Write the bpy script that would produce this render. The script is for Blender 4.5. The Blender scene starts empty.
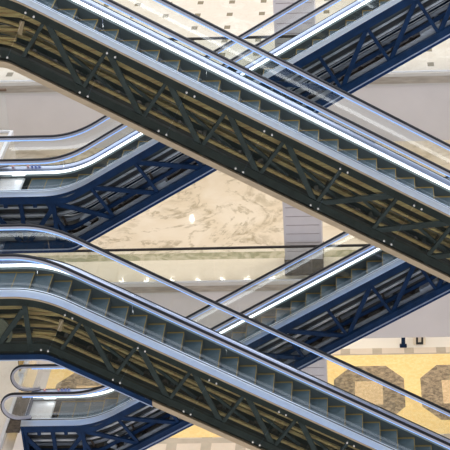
import bpy, bmesh, math, random
from mathutils import Vector, Matrix
random.seed(4)
SC = bpy.context.scene
COL = SC.collection
S3 = math.tan(math.radians(30))
H = 6.74                      # storey height
RUN = H / S3                  # horizontal run of one flight
FL = -0.43                    # finished level of the upper floor; the others lie H apart
Y2 = 5.231                    # second row of escalators stands this far behind the first

# ------------------------------------------------------------------ materials
def new_mat(name):
    m = bpy.data.materials.new(name); m.use_nodes = True
    nt = m.node_tree; nt.nodes.clear()
    out = nt.nodes.new('ShaderNodeOutputMaterial')
    return m, nt, out
def bsdf(name, col, rough=.5, metal=0., noise=0., nscale=6., emit=None, estr=0., spec=.5, stretch=None, aniso=0.):
    m, nt, out = new_mat(name)
    b = nt.nodes.new('ShaderNodeBsdfPrincipled')
    b.inputs['Base Color'].default_value = (*col, 1); b.inputs['Roughness'].default_value = rough
    b.inputs['Metallic'].default_value = metal
    b.inputs['Specular IOR Level'].default_value = spec
    if noise:
        tc = nt.nodes.new('ShaderNodeTexCoord'); n = nt.nodes.new('ShaderNodeTexNoise')
        n.inputs['Scale'].default_value = nscale; n.inputs['Detail'].default_value = 5
        if stretch:
            mp = nt.nodes.new('ShaderNodeMapping'); mp.inputs['Scale'].default_value = stretch
            nt.links.new(tc.outputs['Object'], mp.inputs['Vector']); nt.links.new(mp.outputs['Vector'], n.inputs['Vector'])
        else: nt.links.new(tc.outputs['Object'], n.inputs['Vector'])
        r = nt.nodes.new('ShaderNodeValToRGB')
        r.color_ramp.elements[0].position = .3; r.color_ramp.elements[1].position = .7
        r.color_ramp.elements[0].color = (*[max(0, c*(1-noise)) for c in col], 1)
        r.color_ramp.elements[1].color = (*[min(1, c*(1+noise)) for c in col], 1)
        nt.links.new(n.outputs['Fac'], r.inputs['Fac']); nt.links.new(r.outputs['Color'], b.inputs['Base Color'])
    if emit:
        b.inputs['Emission Color'].default_value = (*emit, 1); b.inputs['Emission Strength'].default_value = estr
    nt.links.new(b.outputs['BSDF'], out.inputs['Surface'])
    return m
def glass(name, tint, gloss=1., ior=1.5, rough=0.):
    m, nt, out = new_mat(name)
    t = nt.nodes.new('ShaderNodeBsdfTransparent'); t.inputs['Color'].default_value = (*tint, 1)
    g = nt.nodes.new('ShaderNodeBsdfGlossy'); g.inputs['Roughness'].default_value = rough
    g.inputs['Color'].default_value = (gloss, gloss, gloss, 1)
    f = nt.nodes.new('ShaderNodeFresnel'); f.inputs['IOR'].default_value = ior
    x = nt.nodes.new('ShaderNodeMixShader')
    nt.links.new(f.outputs['Fac'], x.inputs['Fac']); nt.links.new(t.outputs[0], x.inputs[1]); nt.links.new(g.outputs[0], x.inputs[2])
    nt.links.new(x.outputs[0], out.inputs['Surface'])
    return m
class NT:                                        # short node-math helper for the patterned floors
    def __init__(s, nt): s.nt = nt
    def m(s, op, a, b=None, c=None):
        n = s.nt.nodes.new('ShaderNodeMath'); n.operation = op
        for i, v in enumerate((a, b, c)):
            if v is None: continue
            if isinstance(v, (int, float)): n.inputs[i].default_value = v
            else: s.nt.links.new(v, n.inputs[i])
        return n.outputs[0]
    def mix(s, f, a, b):
        n = s.nt.nodes.new('ShaderNodeMix'); n.data_type = 'RGBA'
        for sock, v in ((n.inputs[0], f), (n.inputs[6], a), (n.inputs[7], b)):
            if isinstance(v, (int, float)): sock.default_value = v
            elif isinstance(v, tuple): sock.default_value = (*v, 1)
            else: s.nt.links.new(v, sock)
        return n.outputs[2]
    def noise(s, vec, scale, detail=4, dist=0., rough=.55):
        n = s.nt.nodes.new('ShaderNodeTexNoise'); n.inputs['Scale'].default_value = scale
        n.inputs['Detail'].default_value = detail; n.inputs['Distortion'].default_value = dist; n.inputs['Roughness'].default_value = rough
        s.nt.links.new(vec, n.inputs['Vector']); return n.outputs['Fac']
    def band(s, x, a, b, soft=.002):             # 1 where a < x < b
        return s.m('MULTIPLY', s.m('GREATER_THAN', x, a), s.m('LESS_THAN', x, b))
    def smooth(s, x, a, b):
        n = s.nt.nodes.new('ShaderNodeMapRange'); n.interpolation_type = 'SMOOTHSTEP'
        n.inputs[1].default_value = a; n.inputs[2].default_value = b
        s.nt.links.new(x, n.inputs[0]); return n.outputs[0]
def floor_mat(name, fn, rough=.15, spec=.5):
    m, nt, out = new_mat(name)
    b = nt.nodes.new('ShaderNodeBsdfPrincipled'); b.inputs['Roughness'].default_value = rough; b.inputs['Specular IOR Level'].default_value = spec
    g = nt.nodes.new('ShaderNodeNewGeometry'); sp = nt.nodes.new('ShaderNodeSeparateXYZ')
    nt.links.new(g.outputs['Position'], sp.inputs[0])
    c = fn(NT(nt), g.outputs['Position'], sp.outputs[0], sp.outputs[1])
    nt.links.new(c, b.inputs['Base Color']); nt.links.new(b.outputs[0], out.inputs['Surface'])
    return m

def f_upper(N, P, x, y):                         # cream marble with small dark insets on a grid
    fx = N.m('ABSOLUTE', N.m('SUBTRACT', N.m('FRACT', N.m('DIVIDE', N.m('ADD', x, 50*1.024 + .25 + .512), 1.024)), .5))
    fy = N.m('ABSOLUTE', N.m('SUBTRACT', N.m('FRACT', N.m('DIVIDE', N.m('ADD', y, 50*1.18 - 17.45 + .59), 1.18)), .5))
    sq = N.m('MULTIPLY', N.m('LESS_THAN', fx, .092), N.m('LESS_THAN', fy, .135))
    v = N.noise(P, .9, 5, 1.4); c = N.mix(N.smooth(v, .45, .7), (.71, .64, .54), (.79, .735, .65))
    w = N.noise(P, 1.3, 6, 2.5); vein = N.smooth(N.m('ABSOLUTE', N.m('SUBTRACT', w, .5)), .02, .0)
    c = N.mix(N.m('MULTIPLY', vein, .35), c, (.55, .45, .36))
    return N.mix(sq, c, (.20, .165, .10))
def f_marble(N, P, x, y):                        # veined cream marble, greenish border strip near the edge
    v = N.noise(P, .5, 5, .8); c = N.mix(N.smooth(v, .35, .68), (.79, .70, .57), (.88, .81, .71))
    b = N.noise(P, 1.1, 9, 1.2, .7); lo = N.noise(P, .42, 3, .8)
    f = N.m('MULTIPLY', N.smooth(b, .47, .64), N.smooth(lo, .46, .60)); c = N.mix(N.m('MULTIPLY', f, .7), c, (.47, .40, .285))
    w = N.noise(P, .33, 8, 1.0, .62); vein = N.smooth(N.m('ABSOLUTE', N.m('SUBTRACT', w, .5)), .03, .0)
    fine = N.noise(P, 2.5, 7, .6, .7)
    c = N.mix(N.m('MULTIPLY', N.m('MULTIPLY', vein, .65), N.smooth(fine, .40, .58)), c, (.36, .30, .20))
    g = N.noise(P, 2.2, 7, 1.2, .6); gc = N.mix(N.smooth(g, .38, .62), (.33, .33, .20), (.60, .55, .41))
    c = N.mix(N.band(y, 14.77, 15.24), c, gc)
    pv = N.noise(P, 1.6, 6, 2., .6); pl = N.mix(N.m('MULTIPLY', N.smooth(N.m('ABSOLUTE', N.m('SUBTRACT', pv, .5)), .02, 0), .25), (.88, .81, .69), (.62, .52, .38))
    return N.mix(N.m('LESS_THAN', y, 14.77), c, pl)
def f_lower(N, P, x, y):                         # square pale tiles in a greyer grid, white beyond the carpet
    fx = N.m('FRACT', N.m('DIVIDE', N.m('ADD', x, 60*1.165 - .55), 1.165)); fy = N.m('FRACT', N.m('DIVIDE', N.m('ADD', y, 60*1.3 - 13.1), 1.3))
    sq = N.m('MULTIPLY', N.m('LESS_THAN', fx, .70), N.m('LESS_THAN', fy, .78))
    n = N.noise(P, 3., 5, .8); j = N.mix(n, (.42, .37, .30), (.62, .55, .46)); t = N.mix(n, (.72, .62, .52), (.82, .74, .65))
    c = N.mix(sq, j, t)
    c = N.mix(N.m('LESS_THAN', x, -4.5), c, (.70, .665, .65))
    return N.mix(N.m('GREATER_THAN', y, 19.98), c, (.88, .85, .80))
def speck(name, a, b, scale, rough=.95):
    m, nt, out = new_mat(name); N = NT(nt)
    tc = nt.nodes.new('ShaderNodeTexCoord')
    n1 = N.noise(tc.outputs['Object'], scale, 8, .4, .75); n2 = N.noise(tc.outputs['Object'], scale*.12, 3)
    f = N.m('ADD', N.m('MULTIPLY', N.smooth(n1, .36, .64), .8), N.m('MULTIPLY', n2, .2))
    bs = nt.nodes.new('ShaderNodeBsdfPrincipled'); bs.inputs['Roughness'].default_value = rough
    nt.links.new(N.mix(f, a, b), bs.inputs['Base Color']); nt.links.new(bs.outputs[0], out.inputs['Surface'])
    return m

M = dict(
    deck=bsdf('satin_aluminium', (.86, .93, 1.0), .3, .85, .04, 3, stretch=(.3, 6, 6)),
    deck_blue_reflect=bsdf('deck_aluminium_blue_reflection', (.56, .65, .90), .32, .85, .04, 3, stretch=(.3, 6, 6)),  # same deck metal, with a blue sky reflection painted into its colour
    bright=bsdf('white_aluminium', (.97, .97, .98), .3, .15),
    rubber=bsdf('handrail_rubber', (.010, .011, .014), .5, spec=.22),
    profile=bsdf('balustrade_profile', (.42, .41, .45), .3, .25),
    led=bsdf('handrail_light_strip', (.30, .48, .85), .3, .1, emit=(.22, .46, 1.0), estr=.62),
    skirtled=bsdf('skirt_light_diffuser', (.9, .9, .9), .4, emit=(.92, .97, 1.0), estr=2.4),
    lamp=bsdf('skirt_lamp', (1, 1, 1), .4, emit=(1, 1, 1), estr=2.5),
    step=bsdf('step_slate', (.05, .086, .115), .5, .15, .22, 5, stretch=(1, 4, 1)),
    riser=bsdf('step_riser', (.045, .055, .06), .5, .3),
    yellow=bsdf('step_yellow_edge', (.25, .17, .035), .6),
    brush=bsdf('brushed_skirt_edge', (.42, .48, .48), .4, .5),
    skirt=bsdf('skirt_panel', (.075, .09, .095), .38, .5),
    comb=bsdf('comb_plate', (.80, .82, .84), .35, .6),
    plate=bsdf('floor_plate', (.84, .85, .87), .4, .15, .06, 14),
    member=bsdf('truss_member_paint', (.085, .135, .18), .5, 0, .2, 5),
    navy=bsdf('navy_paint', (.005, .021, .060), .5, 0, .25, 4, spec=.15),
    navy_edge=bsdf('navy_flange', (.006, .027, .095), .42, spec=.2),
    flange=bsdf('flange_lit_edge', (.40, .46, .60), .4, .4),  # pale colour paints in the light caught on top of the flange
    strut=bsdf('truss_paint', (.05, .08, .105), .45, 0, .2, 5),
    steel=bsdf('track_steel', (.40, .43, .46), .38, .6, .25, 7, stretch=(.5, 5, 5)),
    warmlit_steel=bsdf('track_steel_warm_lit', (1.0, .67, .38), .42, .1, .45, 5, stretch=(.4, 6, 6)),  # track steel with warm light and glass tint painted in as gold
    dark=bsdf('oily_dark_metal', (.009, .0095, .010), .55, 0, .5, 9),
    grease=bsdf('chain_metal', (.085, .065, .05), .45, .5, .4, 12),
    bronze=bsdf('bronze_trim', (.47, .36, .235), .35, .35, .1, 3, stretch=(.4, 4, 4)),
    bolt=bsdf('bolt_steel', (.95, .90, .82), .25, .6),
    clad=glass('bronze_cladding_glass', (.88, .84, .76), .9, 1.55),
    glass=glass('clear_glass', (.972, .986, .98), 1., 1.5),
    fascia=bsdf('mauve_grey_plaster', (.70, .64, .60), .7, 0, .03, 1.2),
    ftrim=bsdf('slab_edge_stone', (.40, .34, .27), .5, 0, .2, 5, stretch=(.5, 3, 3)),
    flight=bsdf('slab_edge_light', (.62, .58, .52), .5),
    soff=bsdf('soffit_paint', (.72, .68, .62), .8),
    wall=bsdf('rear_wall_paint', (.62, .57, .50), .8, 0, .05, .6),
    brail=bsdf('black_metal_rail', (.018, .013, .011), .35, .3),
    wood=bsdf('brown_rail', (.16, .10, .06), .4),
    post=bsdf('white_metal', (.80, .80, .80), .35, .3),
    col=bsdf('column_lilac_panel', (.66, .61, .61), .55, 0, .03, 3),
    groove=bsdf('column_groove', (.40, .33, .33), .7),
    plinth=bsdf('dark_brown_granite', (.075, .055, .038), .25, 0, .5, 14),
    upper=floor_mat('cream_marble_with_insets', f_upper, .22),
    marble=floor_mat('veined_marble', f_marble, .06),
    lower=floor_mat('square_pale_tiles', f_lower, .25),
    gold=speck('gold_carpet', (.92, .66, .27), (1.0, .79, .41), 7.),
    brown=speck('brown_carpet_figure', (.12, .098, .072), (.52, .41, .28), 5.),
    tan=speck('tan_carpet_figure', (.60, .43, .24), (.86, .68, .44), 9.),
    red=bsdf('red_print', (.75, .06, .05), .5), blue=bsdf('blue_print', (.02, .11, .55), .5),
    white=bsdf('white_print', (.85, .85, .85), .5),
    teal=bsdf('machine_paint', (.34, .41, .39), .5, .2, .15, 6),
    cream=bsdf('cream_paint', (.78, .68, .52), .6),
)

# ------------------------------------------------------------------ mesh helpers
def link(name, bm, mats, parent=None, smooth=False):
    bmesh.ops.recalc_face_normals(bm, faces=bm.faces[:])
    me = bpy.data.meshes.new(name); bm.to_mesh(me); bm.free()
    for m in (mats if isinstance(mats, (list, tuple)) else [mats]): me.materials.append(M[m])
    if smooth:
        for p in me.polygons: p.use_smooth = True
    o = bpy.data.objects.new(name, me); COL.objects.link(o)
    if parent: o.parent = parent
    return o
def tag(o, label, cat, kind=None, group=None):
    o['label'] = label; o['category'] = cat
    if kind: o['kind'] = kind
    if group: o['group'] = group
    return o
def box(bm, a, b, mi=0):
    vs = [bm.verts.new((x, y, z)) for x in (a[0], b[0]) for y in (a[1], b[1]) for z in (a[2], b[2])]
    for f in ((0, 1, 3, 2), (4, 6, 7, 5), (0, 4, 5, 1), (2, 3, 7, 6), (0, 2, 6, 4), (1, 5, 7, 3)):
        bm.faces.new([vs[i] for i in f]).material_index = mi
def loft(bm, rings, cap=True, mi=0, closed=True):
    R = [[bm.verts.new(p) for p in r] for r in rings]
    n = len(R[0])
    for a, b in zip(R, R[1:]):
        for i in range(n if closed else n-1):
            bm.faces.new((a[i], a[(i+1) % n], b[(i+1) % n], b[i])).material_index = mi
    if cap:
        bm.faces.new(R[0]).material_index = mi; bm.faces.new(R[-1][::-1]).material_index = mi
def bar(bm, a, b, w, d, mi=0):
    """flat bar between two points of the u-z plane: w across the bar in that plane, d deep in y; a, b = (u, y, z)"""
    a, b = Vector(a), Vector(b); t = (b-a).normalized(); n = Vector((-t.z, 0, t.x))*w/2; y = Vector((0, d/2, 0))
    loft(bm, [[p+n+y, p+n-y, p-n-y, p-n+y] for p in (a, b)], mi=mi)
def disc(bm, c, r, y0, y1, n=20, mi=0, sx=1.):
    loft(bm, [[(c[0]+sx*r*math.cos(2*math.pi*i/n), y, c[1]+r*math.sin(2*math.pi*i/n)) for i in range(n)] for y in (y0, y1)], mi=mi)

# ------------------------------------------------------------------ escalators
def bl(u, a):
    return 0. if u <= -a else (S3*u if u >= a else S3*(u+a)**2/(4*a))
def rise(u, a=.6):
    return bl(u, a) if u < RUN/2 else S3*RUN - bl(RUN-u, a)
def samples(u0, u1, a=.6, extra=()):
    s = {u0, u1, *extra}
    for k in (0., RUN):
        for i in range(13): s.add(k - a + 2*a*i/12)
    return sorted(x for x in s if u0 <= x <= u1)

def escalator(name, d):
    """d = +1 climbs to the right, -1 descends to the right. Origin: front lower edge of the near deck at the left bend."""
    root = bpy.data.objects.new(name, None); COL.objects.link(root)
    P = lambda u, v, z, a=.6: (u, v, d*rise(u, a) + z)
    UA, UB = -1.98, RUN+1.98
    def sweep(nm, prof, mat, u0=UA, u1=UB, a=.6, parent=root, smooth=False):
        bm = bmesh.new()
        loft(bm, [[P(u, v, z, a) for v, z in prof] for u in samples(u0, u1, a)])
        return link(nm, bm, mat, parent, smooth)
    rect = lambda v0, v1, z0, z1: [(v0, z0), (v1, z0), (v1, z1), (v0, z1)]
    # decks
    sweep('outer_deck', [(0, 0), (.03, -.015), (.20, .02), (.20, .06), (.17, .062)], 'deck')
    sweep('deck_gasket', rect(.20, .25, .02, .056), 'rubber')
    sweep('inner_deck', [(.25, .0), (.25, .05), (.29, .05), (.33, -.052), (.315, -.052), (.28, 0)], 'deck')
    sweep('skirt_light', [(1.553, -.122), (1.563, -.122), (1.585, -.066), (1.575, -.062)], 'skirtled')
    sweep('skirt_light', [(.345, -.13), (.355, -.13), (.33, -.055), (.32, -.055)], 'skirtled')
    sweep('inner_deck', [(1.575, -.06), (1.585, -.075), (1.76, -.02), (1.76, .0)], 'deck_blue_reflect')
    sweep('deck_gasket', rect(1.76, 1.80, -.06, .004), 'rubber')
    # skirts
    sweep('skirt_panel', rect(.345, .36, -.62, -.135), 'skirt')
    sweep('skirt_panel', rect(1.55, 1.565, -.62, -.18), 'skirt')
    sweep('skirt_lip', rect(.36, .415, -.16, -.135), 'skirt')  # unseen lip, added to keep the near strip's light off the treads
    sweep('skirt_lip', rect(1.545, 1.565, -.18, -.122), 'brush')
    # balustrades: glass panels, rail profile, light strip and handrail
    HZ, R = .825, .39                             # handrail centre height, radius of the newel loop
    def railpath():
        pts = []
        cz = HZ - R
        for i in range(17):                       # left loop, bottom to top
            t = -math.pi/2 - math.pi*i/16
            pts.append((UA-.1 + R*math.cos(t), cz + R*math.sin(t)))
        pts = [(UA+.25, cz-R+.03), (UA+.05, cz-R)] + pts
        L = [(u, d*rise(u) + HZ) for u in samples(UA, UB)]
        e = d*rise(UB)
        rt = []
        for i in range(17):
            t = math.pi/2 - math.pi*i/16
            rt.append((UB+.1 + R*math.cos(t), e + cz + R*math.sin(t)))
        rt += [(UB-.05, e+cz-R), (UB-.25, e+cz-R+.03)]
        return pts + L + rt
    path = railpath()
    def tube(nm, prof, mat):                      # prof in (v, n): n along the outward normal of the path
        bm = bmesh.new(); rings = []
        for i, (x, z) in enumerate(path):
            a = path[max(0, i-1)]; b = path[min(len(path)-1, i+1)]
            t = Vector((b[0]-a[0], b[1]-a[1])).normalized(); n = Vector((-t.y, t.x))
            rings.append([(x + n.x*q, v, z + n.y*q) for v, q in prof])
        loft(bm, rings); return link(nm, bm, mat, root, False)
    for vc in (.305, 1.69):
        tube('handrail', [(vc-.043, .002), (vc-.050, .010), (vc-.045, .026), (vc-.028, .035), (vc+.028, .035), (vc+.045, .026), (vc+.050, .010), (vc+.043, .002)], 'rubber')
        tube('rail_profile', rect(vc-.042, vc+.042, -.055, .002), 'profile')
        bm = bmesh.new(); loft(bm, [[P(u, v, HZ+q) for v, q in rect(vc-.034, vc+.034, -.088, -.055)] for u in samples(UA+.1, UB-.1)]); link('light_strip', bm, 'led', root)
        # glass
        step_ = 2.05; n = int(round((UB-UA)/step_)); w = (UB-UA)/n
        for k in range(n):
            a0, a1 = UA+k*w, UA+(k+1)*w-.008
            bm = bmesh.new()
            loft(bm, [[P(u, vc-.006, .02), P(u, vc+.006, .02), P(u, vc+.006, HZ-.1), P(u, vc-.006, HZ-.1)] for u in samples(a0, a1)])
            link('glass_panel', bm, 'glass', root)
        for s, U in ((-1, UA), (1, UB)):
            bm = bmesh.new(); e = d*rise(U); cz = HZ-R; r = R-.1
            ring = [(U, e+.02)] + [(U+s*.1 + s*r*math.sin(math.pi*i/12), e+cz - r*math.cos(math.pi*i/12)) for i in range(13)] + [(U, e+HZ-.1)]
            loft(bm, [[(x, y, z) for x, z in ring] for y in (vc-.006, vc+.006)])
            link('newel_glass', bm, 'glass', root)
    # steps: one mesh each, tread + riser + yellow edges
    nose0 = {1: .06, -1: 1.63}[d]
    def step_mesh():
        bm = bmesh.new(); v0, v1 = .37, 1.54
        a, b = (0, .4) if d > 0 else (-.4, 0)     # nose at u = 0
        box(bm, (a+.002, v0, -.21), (b-.002, v1, 0), 0)
        y0, y1 = (.0, .013) if d > 0 else (-.013, 0)
        box(bm, (y0-.002, v0, -.012), (y1+.002, v1, .0025), 2)             # nose line
        box(bm, (a+.002, v1-.05, -.01), (b-.002, v1+.001, .003), 2)      # far edge line
        box(bm, (a+.002, v0, -.01), (b-.002, v0+.05, .003), 2)
        r0, r1 = (-.004, .0) if d > 0 else (0., .004)
        box(bm, (r0, v0, -.21), (r1, v1, -.035), 1)
        return bm
    first = None; k = math.ceil((-1.3-nose0)/.4)
    while True:
        n = nose0 + .4*k; k += 1
        if n > RUN+1.3: break
        zt = d*rise(n, .5) - .245
        if first is None: first = o = link('step', step_mesh(), ['step', 'riser', 'yellow'], root)
        else:
            o = first.copy(); COL.objects.link(o); o.parent = root
        o.location = (n, 0, zt)
    # landings
    for s, U in ((-1, 0.), (1, RUN)):
        e = d*rise(U + s*1.5)
        bm = bmesh.new(); box(bm, (U+s*1.34, .36, e-.25), (U+s*1.52, 1.55, e-.225)); c = link('comb_plate', bm, 'comb', root)
        bm = bmesh.new()
        for i in range(30): box(bm, (U+s*1.30, .38+i*.039, e-.25), (U+s*1.34, .40+i*.039, e-.23))
        link('comb_teeth', bm, 'comb', c)
        bm = bmesh.new(); box(bm, (U+s*1.52, .1, e-.26), (U+s*2.04, 1.85, e-.235)); link('floor_plate', bm, 'plate', root)
        bm = bmesh.new(); box(bm, (U+s*2.05, .1, e-.27), (U+s*2.42, 1.85, e-.24)); link('dark_floor_gap', bm, 'plinth', root)  # dark strip standing in for the shaded opening beyond the floor plate
        bm = bmesh.new(); box(bm, (U+s*1.30, 1.535, e-.155), (U+s*1.62, 1.549, e-.10)); link('skirt_lamp', bm, 'lamp', root)
    # round safety stickers on the far inner deck by the left landing
    for x, mt, r in ((-1.62, 'red', .034), (-1.24, 'red', .03), (-1.14, 'blue', .034), (-1.045, 'blue', .034), (-.95, 'blue', .034)):
        bm = bmesh.new(); n = 18
        f = lambda rr, mi, h: loft(bm, [[(x + rr*math.cos(2*math.pi*i/n), 1.73 + 1.25*rr*math.sin(2*math.pi*i/n), zz) for i in range(n)] for zz in (.015, .026+h)], mi=mi)
        f(r, 0, 0)
        if mt == 'red': f(r*.55, 1, .001)
        else: box(bm, (x-r*.25, 1.72, .02), (x+r*.25, 1.745, .0275), 1)
        link('safety_sticker', bm, [mt, 'white'], root)
    # ---- truss
    T = 1.54; SH = .15
    main = 'navy' if d > 0 else 'member'
    if d > 0:
        CH = lambda u: max(d*rise(u, .05) - .11, -.36) if u < RUN/2 else d*rise(u, .05)-.11
        bm = bmesh.new(); us = samples(UA, UB, .6, (-.43, -.44))
        loft(bm, [[(u, v, CH(u)+z) for v, z in rect(.03, .13, -.11, .045)] for u in us]); link('top_chord', bm, 'navy', root)
        bm = bmesh.new(); loft(bm, [[P(u, v, z) for v, z in rect(.02, .05, -.09, -.012)] for u in samples(UA, UB)]); link('deck_bracket_rail', bm, 'navy', root)
        for i in range(5):
            bm = bmesh.new(); u = UA+.05+i*.36; box(bm, (u, .05, -.33), (u+.09, .12, -.02)); link('landing_post', bm, 'navy', root)
        bc = sweep('bottom_chord', rect(.0, .12, -T+.1, -T+.27), 'navy', a=SH)
        sweep('chord_flange', rect(-.05, .10, -T+.085, -T+.10), 'flange', a=SH, parent=bc)
        sweep('chord_web', rect(-.02, .10, -T, -T+.085), 'navy_edge', a=SH, parent=bc)
        zt = -.20
    else:
        sweep('top_chord', rect(.06, .18, -.26, -.03), 'strut')
        sweep('bottom_chord', rect(.06, .18, -1.40, -1.22), 'strut', a=SH)
        sweep('deck_edge_lip', rect(-.005, .03, -.045, -.012), 'bronze')
        zt = -.18
    zb = -T+.2 if d > 0 else -1.32
    u0, pitch, kf = (1.13, 1.124, 5) if d > 0 else (.27, 1.135, 5)
    off = -.52 if d > 0 else .58
    tz = lambda u: d*rise(u, .05)
    bot = [(u0+pitch*i) for i in range(-1 if d < 0 else -1, 10)]
    for i, b in enumerate(bot):
        k = i-1
        t = b+off
        if not (-.3 < b < RUN+.2): continue
        V = .09 if d > 0 else .12
        bm = bmesh.new(); bar(bm, (b, V, tz(b)+zb), (t, V, tz(t)+zt), .075 if d > 0 else .07, .06); link('truss_strut', bm, main, root)
        if d > 0 or True:
            nb = b+pitch; nt_ = nb+off
            if nb > RUN+.3: continue
            bm = bmesh.new()
            if k < kf: bar(bm, (t, V+.03, tz(t)+zt), (nb, V+.03, tz(nb)+zb), .105, .07)
            else: bar(bm, (b, V+.03, tz(b)+zb), (nt_, V+.03, tz(nt_)+zt), .105, .07)
            link('truss_diagonal', bm, main, root)
        # far side frame
        bm = bmesh.new(); bar(bm, (b, 1.86, tz(b)+zb), (t, 1.86, tz(t)+zt), .07, .05); link('far_strut', bm, main, root)
        if d < 0 and 0 < b < RUN-1.5:
            bm = bmesh.new(); bar(bm, (t, .40, tz(t)-.66), (t+pitch, .40, tz(t+pitch)-1.12), .06, .05); link('inner_brace', bm, main, root)
        # cross tie under the tracks
        bm = bmesh.new(); box(bm, (b-.04, .1, tz(b)-T+.06), (b+.04, 1.9, tz(b)-T+.16)); link('cross_tie', bm, 'strut', root)
        # bracket that carries the tracks
        bm = bmesh.new(); bar(bm, (b+off*.8, .5, tz(b+off*.8)-.35), (b+off*.2, .5, tz(b+off*.2)-1.25), .05, .05); link('track_bracket', bm, 'grease', root)
    # landing frame
    for s, U in ((-1, 0.), (1, RUN)):
        e = d*rise(U+s*2)
        for du in (.35, 1.15, 1.9):
            bm = bmesh.new(); box(bm, (U+s*du-.05, .06, e-T+.1), (U+s*du+.05, .13, e-.2)); link('truss_strut', bm, main, root)
        bm = bmesh.new(); bar(bm, (U+s*1.15, .1, e-T+.15), (U+s*.4, .1, e-.4), .11, .06); link('truss_diagonal', bm, main, root)
        bm = bmesh.new(); bar(bm, (U+s*1.9, .1, e-.4), (U+s*1.2, .1, e-T+.15), .11, .06); link('truss_diagonal', bm, main, root)
        bm = bmesh.new(); box(bm, (U+s*1.93, .0, e-T), (U+s*1.98, 1.9, e-.1)); link('end_plate', bm, main, root)
    # tracks, return run, pan
    st = 'steel' if d > 0 else 'warmlit_steel'
    sweep('track_rail', rect(.56, .64, -1.03, -.94), st); sweep('track_rail', rect(.20, .26, -1.30, -1.21) if d > 0 else rect(.20, .26, -1.14, -1.07), st, a=.3)
    sweep('track_rail', rect(1.72, 1.80, -1.16, -1.02), st); sweep('track_rail', rect(.24, .31, -.66, -.60), st)
    sweep('track_rail', rect(.9, .96, -.92, -.87), st)
    sweep('track_rail', rect(1.35, 1.42, -1.30, -1.22), st, a=.3)
    sweep('track_rail', rect(.42, .47, -.78, -.74), 'steel')
    sweep('inner_chord', rect(.33, .40, -1.11, -1.0) if d > 0 else rect(1.15, 1.25, -1.46, -1.33), main, a=SH)
    sweep('far_chord', rect(1.85, 1.95, -1.50, -1.28), 'navy' if d > 0 else 'strut', a=SH)
    sweep('track_cover', rect(.27, .285, -.46, -.40 if d > 0 else -.35), st); sweep('track_cover', rect(.30, .31, -.585, -.50), 'dark')
    sweep('return_tray', rect(.34, 1.6, -.72, -.66), 'dark')
    sweep('oil_pan', rect(.12, 1.9, -T+.005, -T+.03), 'dark', a=SH)
    ch = sweep('step_chain', rect(.70, .74, -1.37, -1.31), 'grease', a=.3)
    bm = bmesh.new(); u = 0.
    while u < RUN:
        disc(bm, (u, tz(u)-1.34), .075, .66, .78, 12); u += .4
    link('chain_roller', bm, 'grease', root)['kind'] = 'stuff'
    # machine bits seen at the left bend
    if d > 0:
        for u, z in ((.25, -.72), (.62, -.62)):
            bm = bmesh.new(); bar(bm, (u, .4, z-.16), (u+.28, .4, z+.1), .16, .03); bar(bm, (u+.05, .36, z-.2), (u+.2, .36, z-.25), .1, .05); link('tension_bracket', bm, 'steel', root)
        for u in (2.0, 5.3, 8.6):
            bm = bmesh.new(); bar(bm, (u, .3, tz(u)-1.22), (u+.45, .3, tz(u+.45)-1.22), .15, .2); link('track_joint_box', bm, 'steel', root)
    else:
        bm = bmesh.new(); n = 28; c = (-1.12, -.98)
        loft(bm, [[(c[0]+r*math.cos(2*math.pi*i/n), y, c[1]+r*math.sin(2*math.pi*i/n)) for i in range(n)] for r, y in ((.40, .19), (.40, .14), (.33, .14), (.33, .19))] , cap=False)
        w = link('drive_wheel', bm, 'teal', root)
        bm = bmesh.new(); disc(bm, c, .30, .185, .20, 24); disc(bm, c, .08, .13, .185, 14); link('wheel_web', bm, 'teal', w)
        for u, z, L in ((-.35, -.55, .8), (-.5, -.85, .9), (-.3, -1.05, .5)):
            bm = bmesh.new(); bar(bm, (u, .3, z), (u+L, .3, z-.04-.1*max(0, u+L)), .07, .1); link('machine_rail', bm, 'warmlit_steel', root)
        bm = bmesh.new(); bar(bm, (.38, .2, -.72), (.30, .2, -.98), .09, .05); link('cable_tag', bm, 'cream', root)
        # bronze glass cladding with bolted joints
        J = [1.49*k for k in range(0, 8)]
        edges = [(UA, UA)] + [(j, j+.56) for j in J] + [(RUN, RUN+.1), (UB, UB)]
        for (b0, t0), (b1, t1) in zip(edges, edges[1:]):
            bm = bmesh.new(); rings = []
            for i in range(25):
                f = i/24; ub = b0+.006+(b1-b0-.012)*f; ut = t0+.006+(t1-t0-.012)*f
                zb_ = d*rise(ub, SH)-1.44; zt_ = d*rise(ut)-.05
                rings.append([(ub, -.012, zb_), (ub, 0, zb_), (ut, 0, zt_), (ut, -.012, zt_)])
            loft(bm, rings); link('cladding_panel', bm, 'clad', root)
        for j in J + [RUN]:
            for du in (-.075, .075):
                for top in (0, 1):
                    u = j + .56*top*(j < RUN) - .03*(1-2*top) + du
                    z = d*rise(u) - .17 if top else d*rise(u, SH) - 1.33
                    bm = bmesh.new(); disc(bm, (u, z), .021, -.03, -.012, 10); link('fixing_bolt', bm, 'bolt', root)
        sweep('soffit_panel', rect(.0, 1.95, -1.575, -1.55), 'dark', a=SH)
    return root

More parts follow.
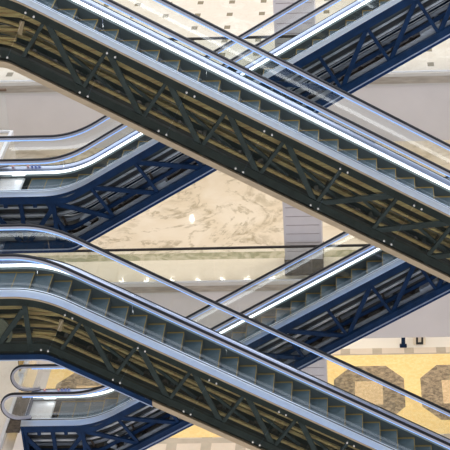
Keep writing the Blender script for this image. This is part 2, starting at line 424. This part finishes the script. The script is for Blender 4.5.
def copy_tree(o, loc):
    r = o.copy(); COL.objects.link(r); r.location = loc
    for ch in list(o.children):
        c = ch.copy(); COL.objects.link(c); c.parent = r
        for g in ch.children:
            q = g.copy(); COL.objects.link(q); q.parent = c
    return r
def trim(root, u0, u1, mat, nm, light=False):
    bm = bmesh.new(); us = samples(u0, u1, .15)
    loft(bm, [[(u, v, -rise(u, .15)+z) for v, z in ((-.035, -1.56), (.06, -1.56), (.06, -1.44), (-.035, -1.44))] for u in us])
    o = link(nm, bm, mat, root)
    if light:
        bm = bmesh.new(); loft(bm, [[(u, v, -rise(u, .15)+z) for v, z in ((-.04, -1.585), (.05, -1.585), (.05, -1.56), (-.04, -1.56))] for u in us])
        link('trim_light_edge', bm, 'flange', o)

eA = escalator('escalator', -1)
eB = copy_tree(eA, (0, 0, 0)); eA.location = (0, 0, H)
trim(eA, -1.98, RUN+1.98, 'bronze', 'bottom_trim')
trim(eB, -1.98, 2.2, 'navy', 'bottom_trim', True); trim(eB, 2.2, RUN+1.98, 'bronze', 'bottom_trim')
X2, Z2 = -.263, -.192
eC = escalator('escalator', 1)
eD = copy_tree(eC, (X2, Y2, Z2-H)); eC.location = (X2, Y2, Z2)
G = 'crossing escalators of the atrium'
tag(eA, 'upper front escalator descending from the top left corner, smoked glass side, tan lower edge', 'escalator', group=G)
tag(eB, 'lower front escalator descending from a flat left landing, smoked glass side, partly navy lower edge', 'escalator', group=G)
tag(eC, 'upper rear escalator with open navy truss, climbing from left landing to the top right', 'escalator', group=G)
tag(eD, 'lower rear escalator with open navy truss and rounded handrail ends at bottom left', 'escalator', group=G)

# ------------------------------------------------------------------ building
XL, XR, YE, YB = -15., 24., 13.27, 31.
def slab(i, top, mat, label):
    bm = bmesh.new(); box(bm, (XL, YE+.02, top-.3), (XR, YB, top)); o = link('floor', bm, mat); tag(o, label, 'floor', 'structure')
    bm = bmesh.new(); box(bm, (XL, YE+.06, top-2.1), (XR, YB, top-.3)); o = link('ceiling', bm, 'soff'); tag(o, f'pale soffit under the {i} gallery floor', 'ceiling', 'structure')
    bm = bmesh.new(); box(bm, (XL, YE, top-2.12), (XR, YE+.05, top-.36)); o = link('wall_fascia', bm, 'fascia'); tag(o, f'plain mauve grey fascia below the edge of the {i} gallery', 'wall', 'structure')
    bm = bmesh.new(); box(bm, (XL, YE-.05, top-.30), (XR, YE+.02, top-.08)); o = link('trim_edge', bm, 'ftrim')
    tag(o, f'brown stone edge strip along the {i} gallery floor', 'trim', 'structure')
    bm = bmesh.new(); box(bm, (XL, YE-.035, top-.36), (XR, YE+.03, top-.30)); box(bm, (XL, YE-.06, top-.08), (XR, YE+.02, top+.01)); tag(link('trim_light', bm, 'flight'), f'pale lines edging the {i} gallery slab', 'trim', 'structure')
slab('upper', FL, 'upper', 'cream marble gallery floor with small dark square insets at the top')
slab('middle', FL-H, 'marble', 'veined cream marble gallery floor in the middle of the view')
bm = bmesh.new(); box(bm, (XL, -12, FL-2*H-.3), (XR, YB, FL-2*H+.09)); ZG = FL-2*H+.09
tag(link('floor', bm, 'lower'), 'lowest hall floor of pale square tiles in a grey grid', 'floor', 'structure')
bm = bmesh.new(); box(bm, (XL, YB, ZG-.3), (XR, YB+.3, 6.3)); tag(link('wall_back', bm, 'wall'), 'plain beige wall at the back of the galleries', 'wall', 'structure')

# carpet on the lowest floor
bm = bmesh.new(); cz = ZG+.012
box(bm, (-4.5, 14.45, ZG), (15.5, 19.5, cz), 0)
def poly(pts, z, mi): bm.faces.new([bm.verts.new((x, y, z)) for x, y in pts]).material_index = mi
for cx in (-2.9, 7.04, 10.1, 13.2):
    hx, hy0, hy1, c, e = 1.24, 15.25, 18.74, .62, .85
    poly([(cx-hx, hy0+e), (cx-hx+c, hy0), (cx+hx-c, hy0), (cx+hx, hy0+e), (cx+hx, hy1-e), (cx+hx-c, hy1), (cx-hx+c, hy1), (cx-hx, hy1-e)], cz+.003, 1)
    poly([(cx-.50, 16.25), (cx+.48, 16.25), (cx+.48, 17.74), (cx-.50, 17.74)], cz+.006, 2)
tag(link('carpet', bm, ['gold', 'brown', 'tan']), 'gold carpet with brown octagon figures on the lowest floor', 'carpet')

# side platforms where the landings rest
def platform(nm, x0, x1, y0, y1, top, mat, label, edge_x):
    bm = bmesh.new(); box(bm, (x0, y0, top-.9), (x1, y1, top-.01), 0)
    tag(link('floor', bm, mat), label, 'floor', 'structure')
    bm = bmesh.new(); s = .07
    a, b = (edge_x-s, edge_x+.02) if edge_x < 5 else (edge_x-.02, edge_x+s)
    box(bm, (a, y0, top-.10), (b, y1, top+.03)); tag(link('trim_platform', bm, 'post'), 'white metal edge of ' + label, 'trim', 'structure')
platform('l', XL, -2.45, -2.5, 9.75, FL, 'upper', 'left landing platform beside the middle escalators', -2.45)
platform('l', XL, -2.70, -2.5, 9.75, FL-H, 'marble', 'left landing platform at the bottom left corner', -2.70)
platform('l', XL, -2.45, -2.5, 9.75, FL+H, 'upper', 'left landing platform above the top of the view', -2.45)
for t, n in ((FL+H, 'upper right landing platform'), (FL, 'middle right landing platform'), (FL-H, 'lower right landing platform')):
    platform('r', RUN+2.2, XR, -2.5, 9.75, t, 'upper', n + ' outside the right edge', RUN+2.2)

# glass balustrades
def balustrade(nm, p0, p1, top, label, rail='brail', w=1.6, hr=True, height=1.2, posts=True):
    root = bpy.data.objects.new(nm, None); COL.objects.link(root); root.location = (p0[0], p0[1], top)
    tag(root, label, 'balustrade', group='glass balustrades')
    v = Vector((p1[0]-p0[0], p1[1]-p0[1], 0)); L = v.length; t = v/L; n = Vector((-t.y, t.x, 0))
    k = max(1, round(L/w))
    def sl(a, b, th, z0, z1):
        bm = bmesh.new(); loft(bm, [[t*s + n*q + Vector((0, 0, z)) for q, z in ((-th, z0), (th, z0), (th, z1), (-th, z1))] for s in (a, b)]); return bm
    for i in range(k): link('glass_pane', sl(i*L/k+.008, (i+1)*L/k-.008, .007, .0, height-.03), 'glass', root)
    link('base_channel', sl(0, L, .03, 0, .05), 'post', root)
    if hr:
        bm = bmesh.new(); loft(bm, [[t*s + n*(.042*math.cos(a)) + Vector((0, 0, height+.042*math.sin(a))) for a in [2*math.pi*j/12 for j in range(12)]] for s in (-.05, L+.05)])
        link('handrail', bm, rail, root, True)
    return root
for top, n in ((FL, 'top'), (FL-H, 'middle')):
    balustrade('glass_balustrade', (XL, YE+.03), (XR, YE+.03), top, f'clear glass balustrade with slim black handrail along the {n} gallery edge', height=1.18, w=2.2)
for top, x, n in ((FL, -2.5, 'behind the upper left landing'), (FL-H, -2.75, 'behind the lower left landing')):
    balustrade('glass_balustrade', (x, 9.7), (-12, 9.7), top, f'glass balustrade with brown handrail {n}', 'wood', height=1.22)
    if top == FL: continue
    r = balustrade('glass_balustrade', (x, 7.9), (x, 9.6), top, f'short glass side balustrade with no handrail {n}', hr=False, w=1.8, height=1.1)
    for y in (8.1, 9.5):
        bm = bmesh.new(); box(bm, (x-.09, y-.06, top), (x+.07, y+.06, top+.12)); o = link('glass_clamp', bm, 'post'); o.parent = r; o.matrix_parent_inverse = Matrix.Translation(-Vector(r.location))

# column storeys
def column(top, bottom, label, dx):
    x0, x1, y0, y1 = 4.50+dx, 5.66+dx, 13.62, 14.8
    root = bpy.data.objects.new('column', None); COL.objects.link(root); root.location = (x0, y0, bottom); tag(root, label, 'column', 'structure', 'clad columns')
    bm = bmesh.new(); box(bm, (.015, .015, .02), (x1-x0-.015, y1-y0, top-bottom)); link('column_core', bm, 'groove', root)
    z = .56; h = .30
    bm = bmesh.new(); box(bm, (-.02, -.02, 0), (x1-x0+.02, y1-y0+.02, .55)); link('plinth', bm, 'plinth', root)
    bm = bmesh.new()
    while z < top-bottom-.02:
        zt = min(z+h-.028, top-bottom); box(bm, (.06, .0, z), (x1-x0-.06, .05, zt)); z += h
    box(bm, (0, -.004, .56), (.07, y1-y0, top-bottom)); box(bm, (x1-x0-.07, -.004, .56), (x1-x0, y1-y0, top-bottom))
    link('cladding_boards', bm, 'col', root)
column(6.2, FL, 'lilac grey clad column with dark base on the upper gallery', 0)
column(FL-2.1, FL-H, 'lilac grey clad column with dark brown base on the middle gallery', 0)
column(FL-H-2.1, ZG, 'grey clad column on the lowest floor beside the gold carpet', 0)

# small things far below, beyond the carpet
def part(nm, a, b, mat, root):
    bm = bmesh.new(); box(bm, a, b); bmesh.ops.bevel(bm, geom=bm.edges[:], offset=.012, segments=2, affect='EDGES'); return link(nm, bm, mat, root)
r = bpy.data.objects.new('barrier_post', None); COL.objects.link(r); r.location = (8.33, 20.1, ZG)
tag(r, 'thin dark blue post on a small base beyond the gold carpet', 'post')
part('base', (-.13, -.13, 0), (.13, .13, .03), 'navy', r); part('stem', (-.07, -.07, .03), (.07, .07, .95), 'navy', r); part('cap', (-.085, -.085, .95), (.085, .085, 1.0), 'navy', r)
r = bpy.data.objects.new('pedestal', None); COL.objects.link(r); r.location = (8.93, 20.35, ZG)
tag(r, 'cream pedestal with a dark U shaped handle beyond the gold carpet', 'pedestal')
part('body', (-.22, -.2, 0), (.22, .2, 1.0), 'cream', r); part('top', (-.25, -.23, 1.0), (.25, .23, 1.05), 'cream', r)
hnd = bmesh.new(); box(hnd, (-.13, -.24, .12), (-.06, -.2, .5)); box(hnd, (.06, -.24, .12), (.13, -.2, .5)); box(hnd, (-.13, -.24, .05), (.13, -.2, .12)); link('handle', hnd, 'dark', r)

# ------------------------------------------------------------------ light
w = bpy.data.worlds.new('atrium_daylight'); SC.world = w; w.use_nodes = True
nt = w.node_tree; nt.nodes.clear()
tc = nt.nodes.new('ShaderNodeTexCoord'); sp = nt.nodes.new('ShaderNodeSeparateXYZ'); nt.links.new(tc.outputs['Generated'], sp.inputs[0])
rp = nt.nodes.new('ShaderNodeValToRGB'); mr = nt.nodes.new('ShaderNodeMapRange'); mr.inputs[1].default_value = -1; mr.inputs[2].default_value = 1
nt.links.new(sp.outputs[2], mr.inputs[0]); nt.links.new(mr.outputs[0], rp.inputs[0])
el = rp.color_ramp.elements
el[0].position = 0; el[0].color = (.06, .07, .07, 1); el[1].position = 1; el[1].color = (1.2, 1.14, 1.05, 1)
for p, c in ((.37, (.055, .075, .075, 1)), (.46, (1.0, .95, .90, 1)), (.58, (1.04, 1.18, 1.55, 1)), (.72, (1.05, 1.12, 1.35, 1)), (.82, (1.2, 1.14, 1.05, 1))):
    e = el.new(p); e.color = c
bg = nt.nodes.new('ShaderNodeBackground'); bg.inputs[1].default_value = 1.15; nt.links.new(rp.outputs[0], bg.inputs[0])
wo = nt.nodes.new('ShaderNodeOutputWorld'); nt.links.new(bg.outputs[0], wo.inputs[0])
def area(nm, loc, size, power, col=(1, .86, .66), shape='DISK', rot=(0, 0, 0), sy=None):
    l = bpy.data.lights.new(nm, 'AREA'); l.shape = shape; l.size = size; l.energy = power; l.color = col
    if sy: l.size_y = sy
    o = bpy.data.objects.new(nm, l); COL.objects.link(o); o.location = loc; o.rotation_euler = rot; return o
for top, e in ((FL, 16), (FL-H, 16)):            # recessed downlights under the gallery soffits
    for j, y in enumerate((15.2, 18.4, 21.65)):
        for i in range(-5, 16):
            if j != 2 and i % 2: continue
            area('downlight', (-.2 + i*.93, y, top-2.12), .13, e if j != 2 else e*.5, (1, .93, .82))
    area('downlight', (.1, 26.8, top-2.12), .13, e*.5, (1, .93, .82))

# ------------------------------------------------------------------ camera
cam = bpy.data.cameras.new('camera'); co = bpy.data.objects.new('camera', cam); COL.objects.link(co); SC.camera = co
pi_, ya, ro = math.radians(30.001), math.radians(-2.557), math.radians(-2.329)
fwd = Vector((math.sin(ya)*math.cos(pi_), math.cos(ya)*math.cos(pi_), -math.sin(pi_)))
r0 = Vector((math.cos(ya), -math.sin(ya), 0)); u0 = r0.cross(fwd)
rx = r0*math.cos(ro) + u0*math.sin(ro); uy = u0*math.cos(ro) - r0*math.sin(ro)
co.matrix_world = Matrix(((rx.x, uy.x, -fwd.x, 6.894), (rx.y, uy.y, -fwd.y, -28.344), (rx.z, uy.z, -fwd.z, 16.109), (0, 0, 0, 1)))
cam.sensor_width = 36; cam.lens = 1545.741/450*36
cam.shift_x = -(303.613-225)/450; cam.shift_y = (302.381-225)/450
cam.clip_end = 200
SC.view_settings.view_transform = 'Standard'; SC.view_settings.look = 'None'
SC.view_settings.exposure = .3; SC.view_settings.gamma = 1; SC.view_settings.use_curve_mapping = False
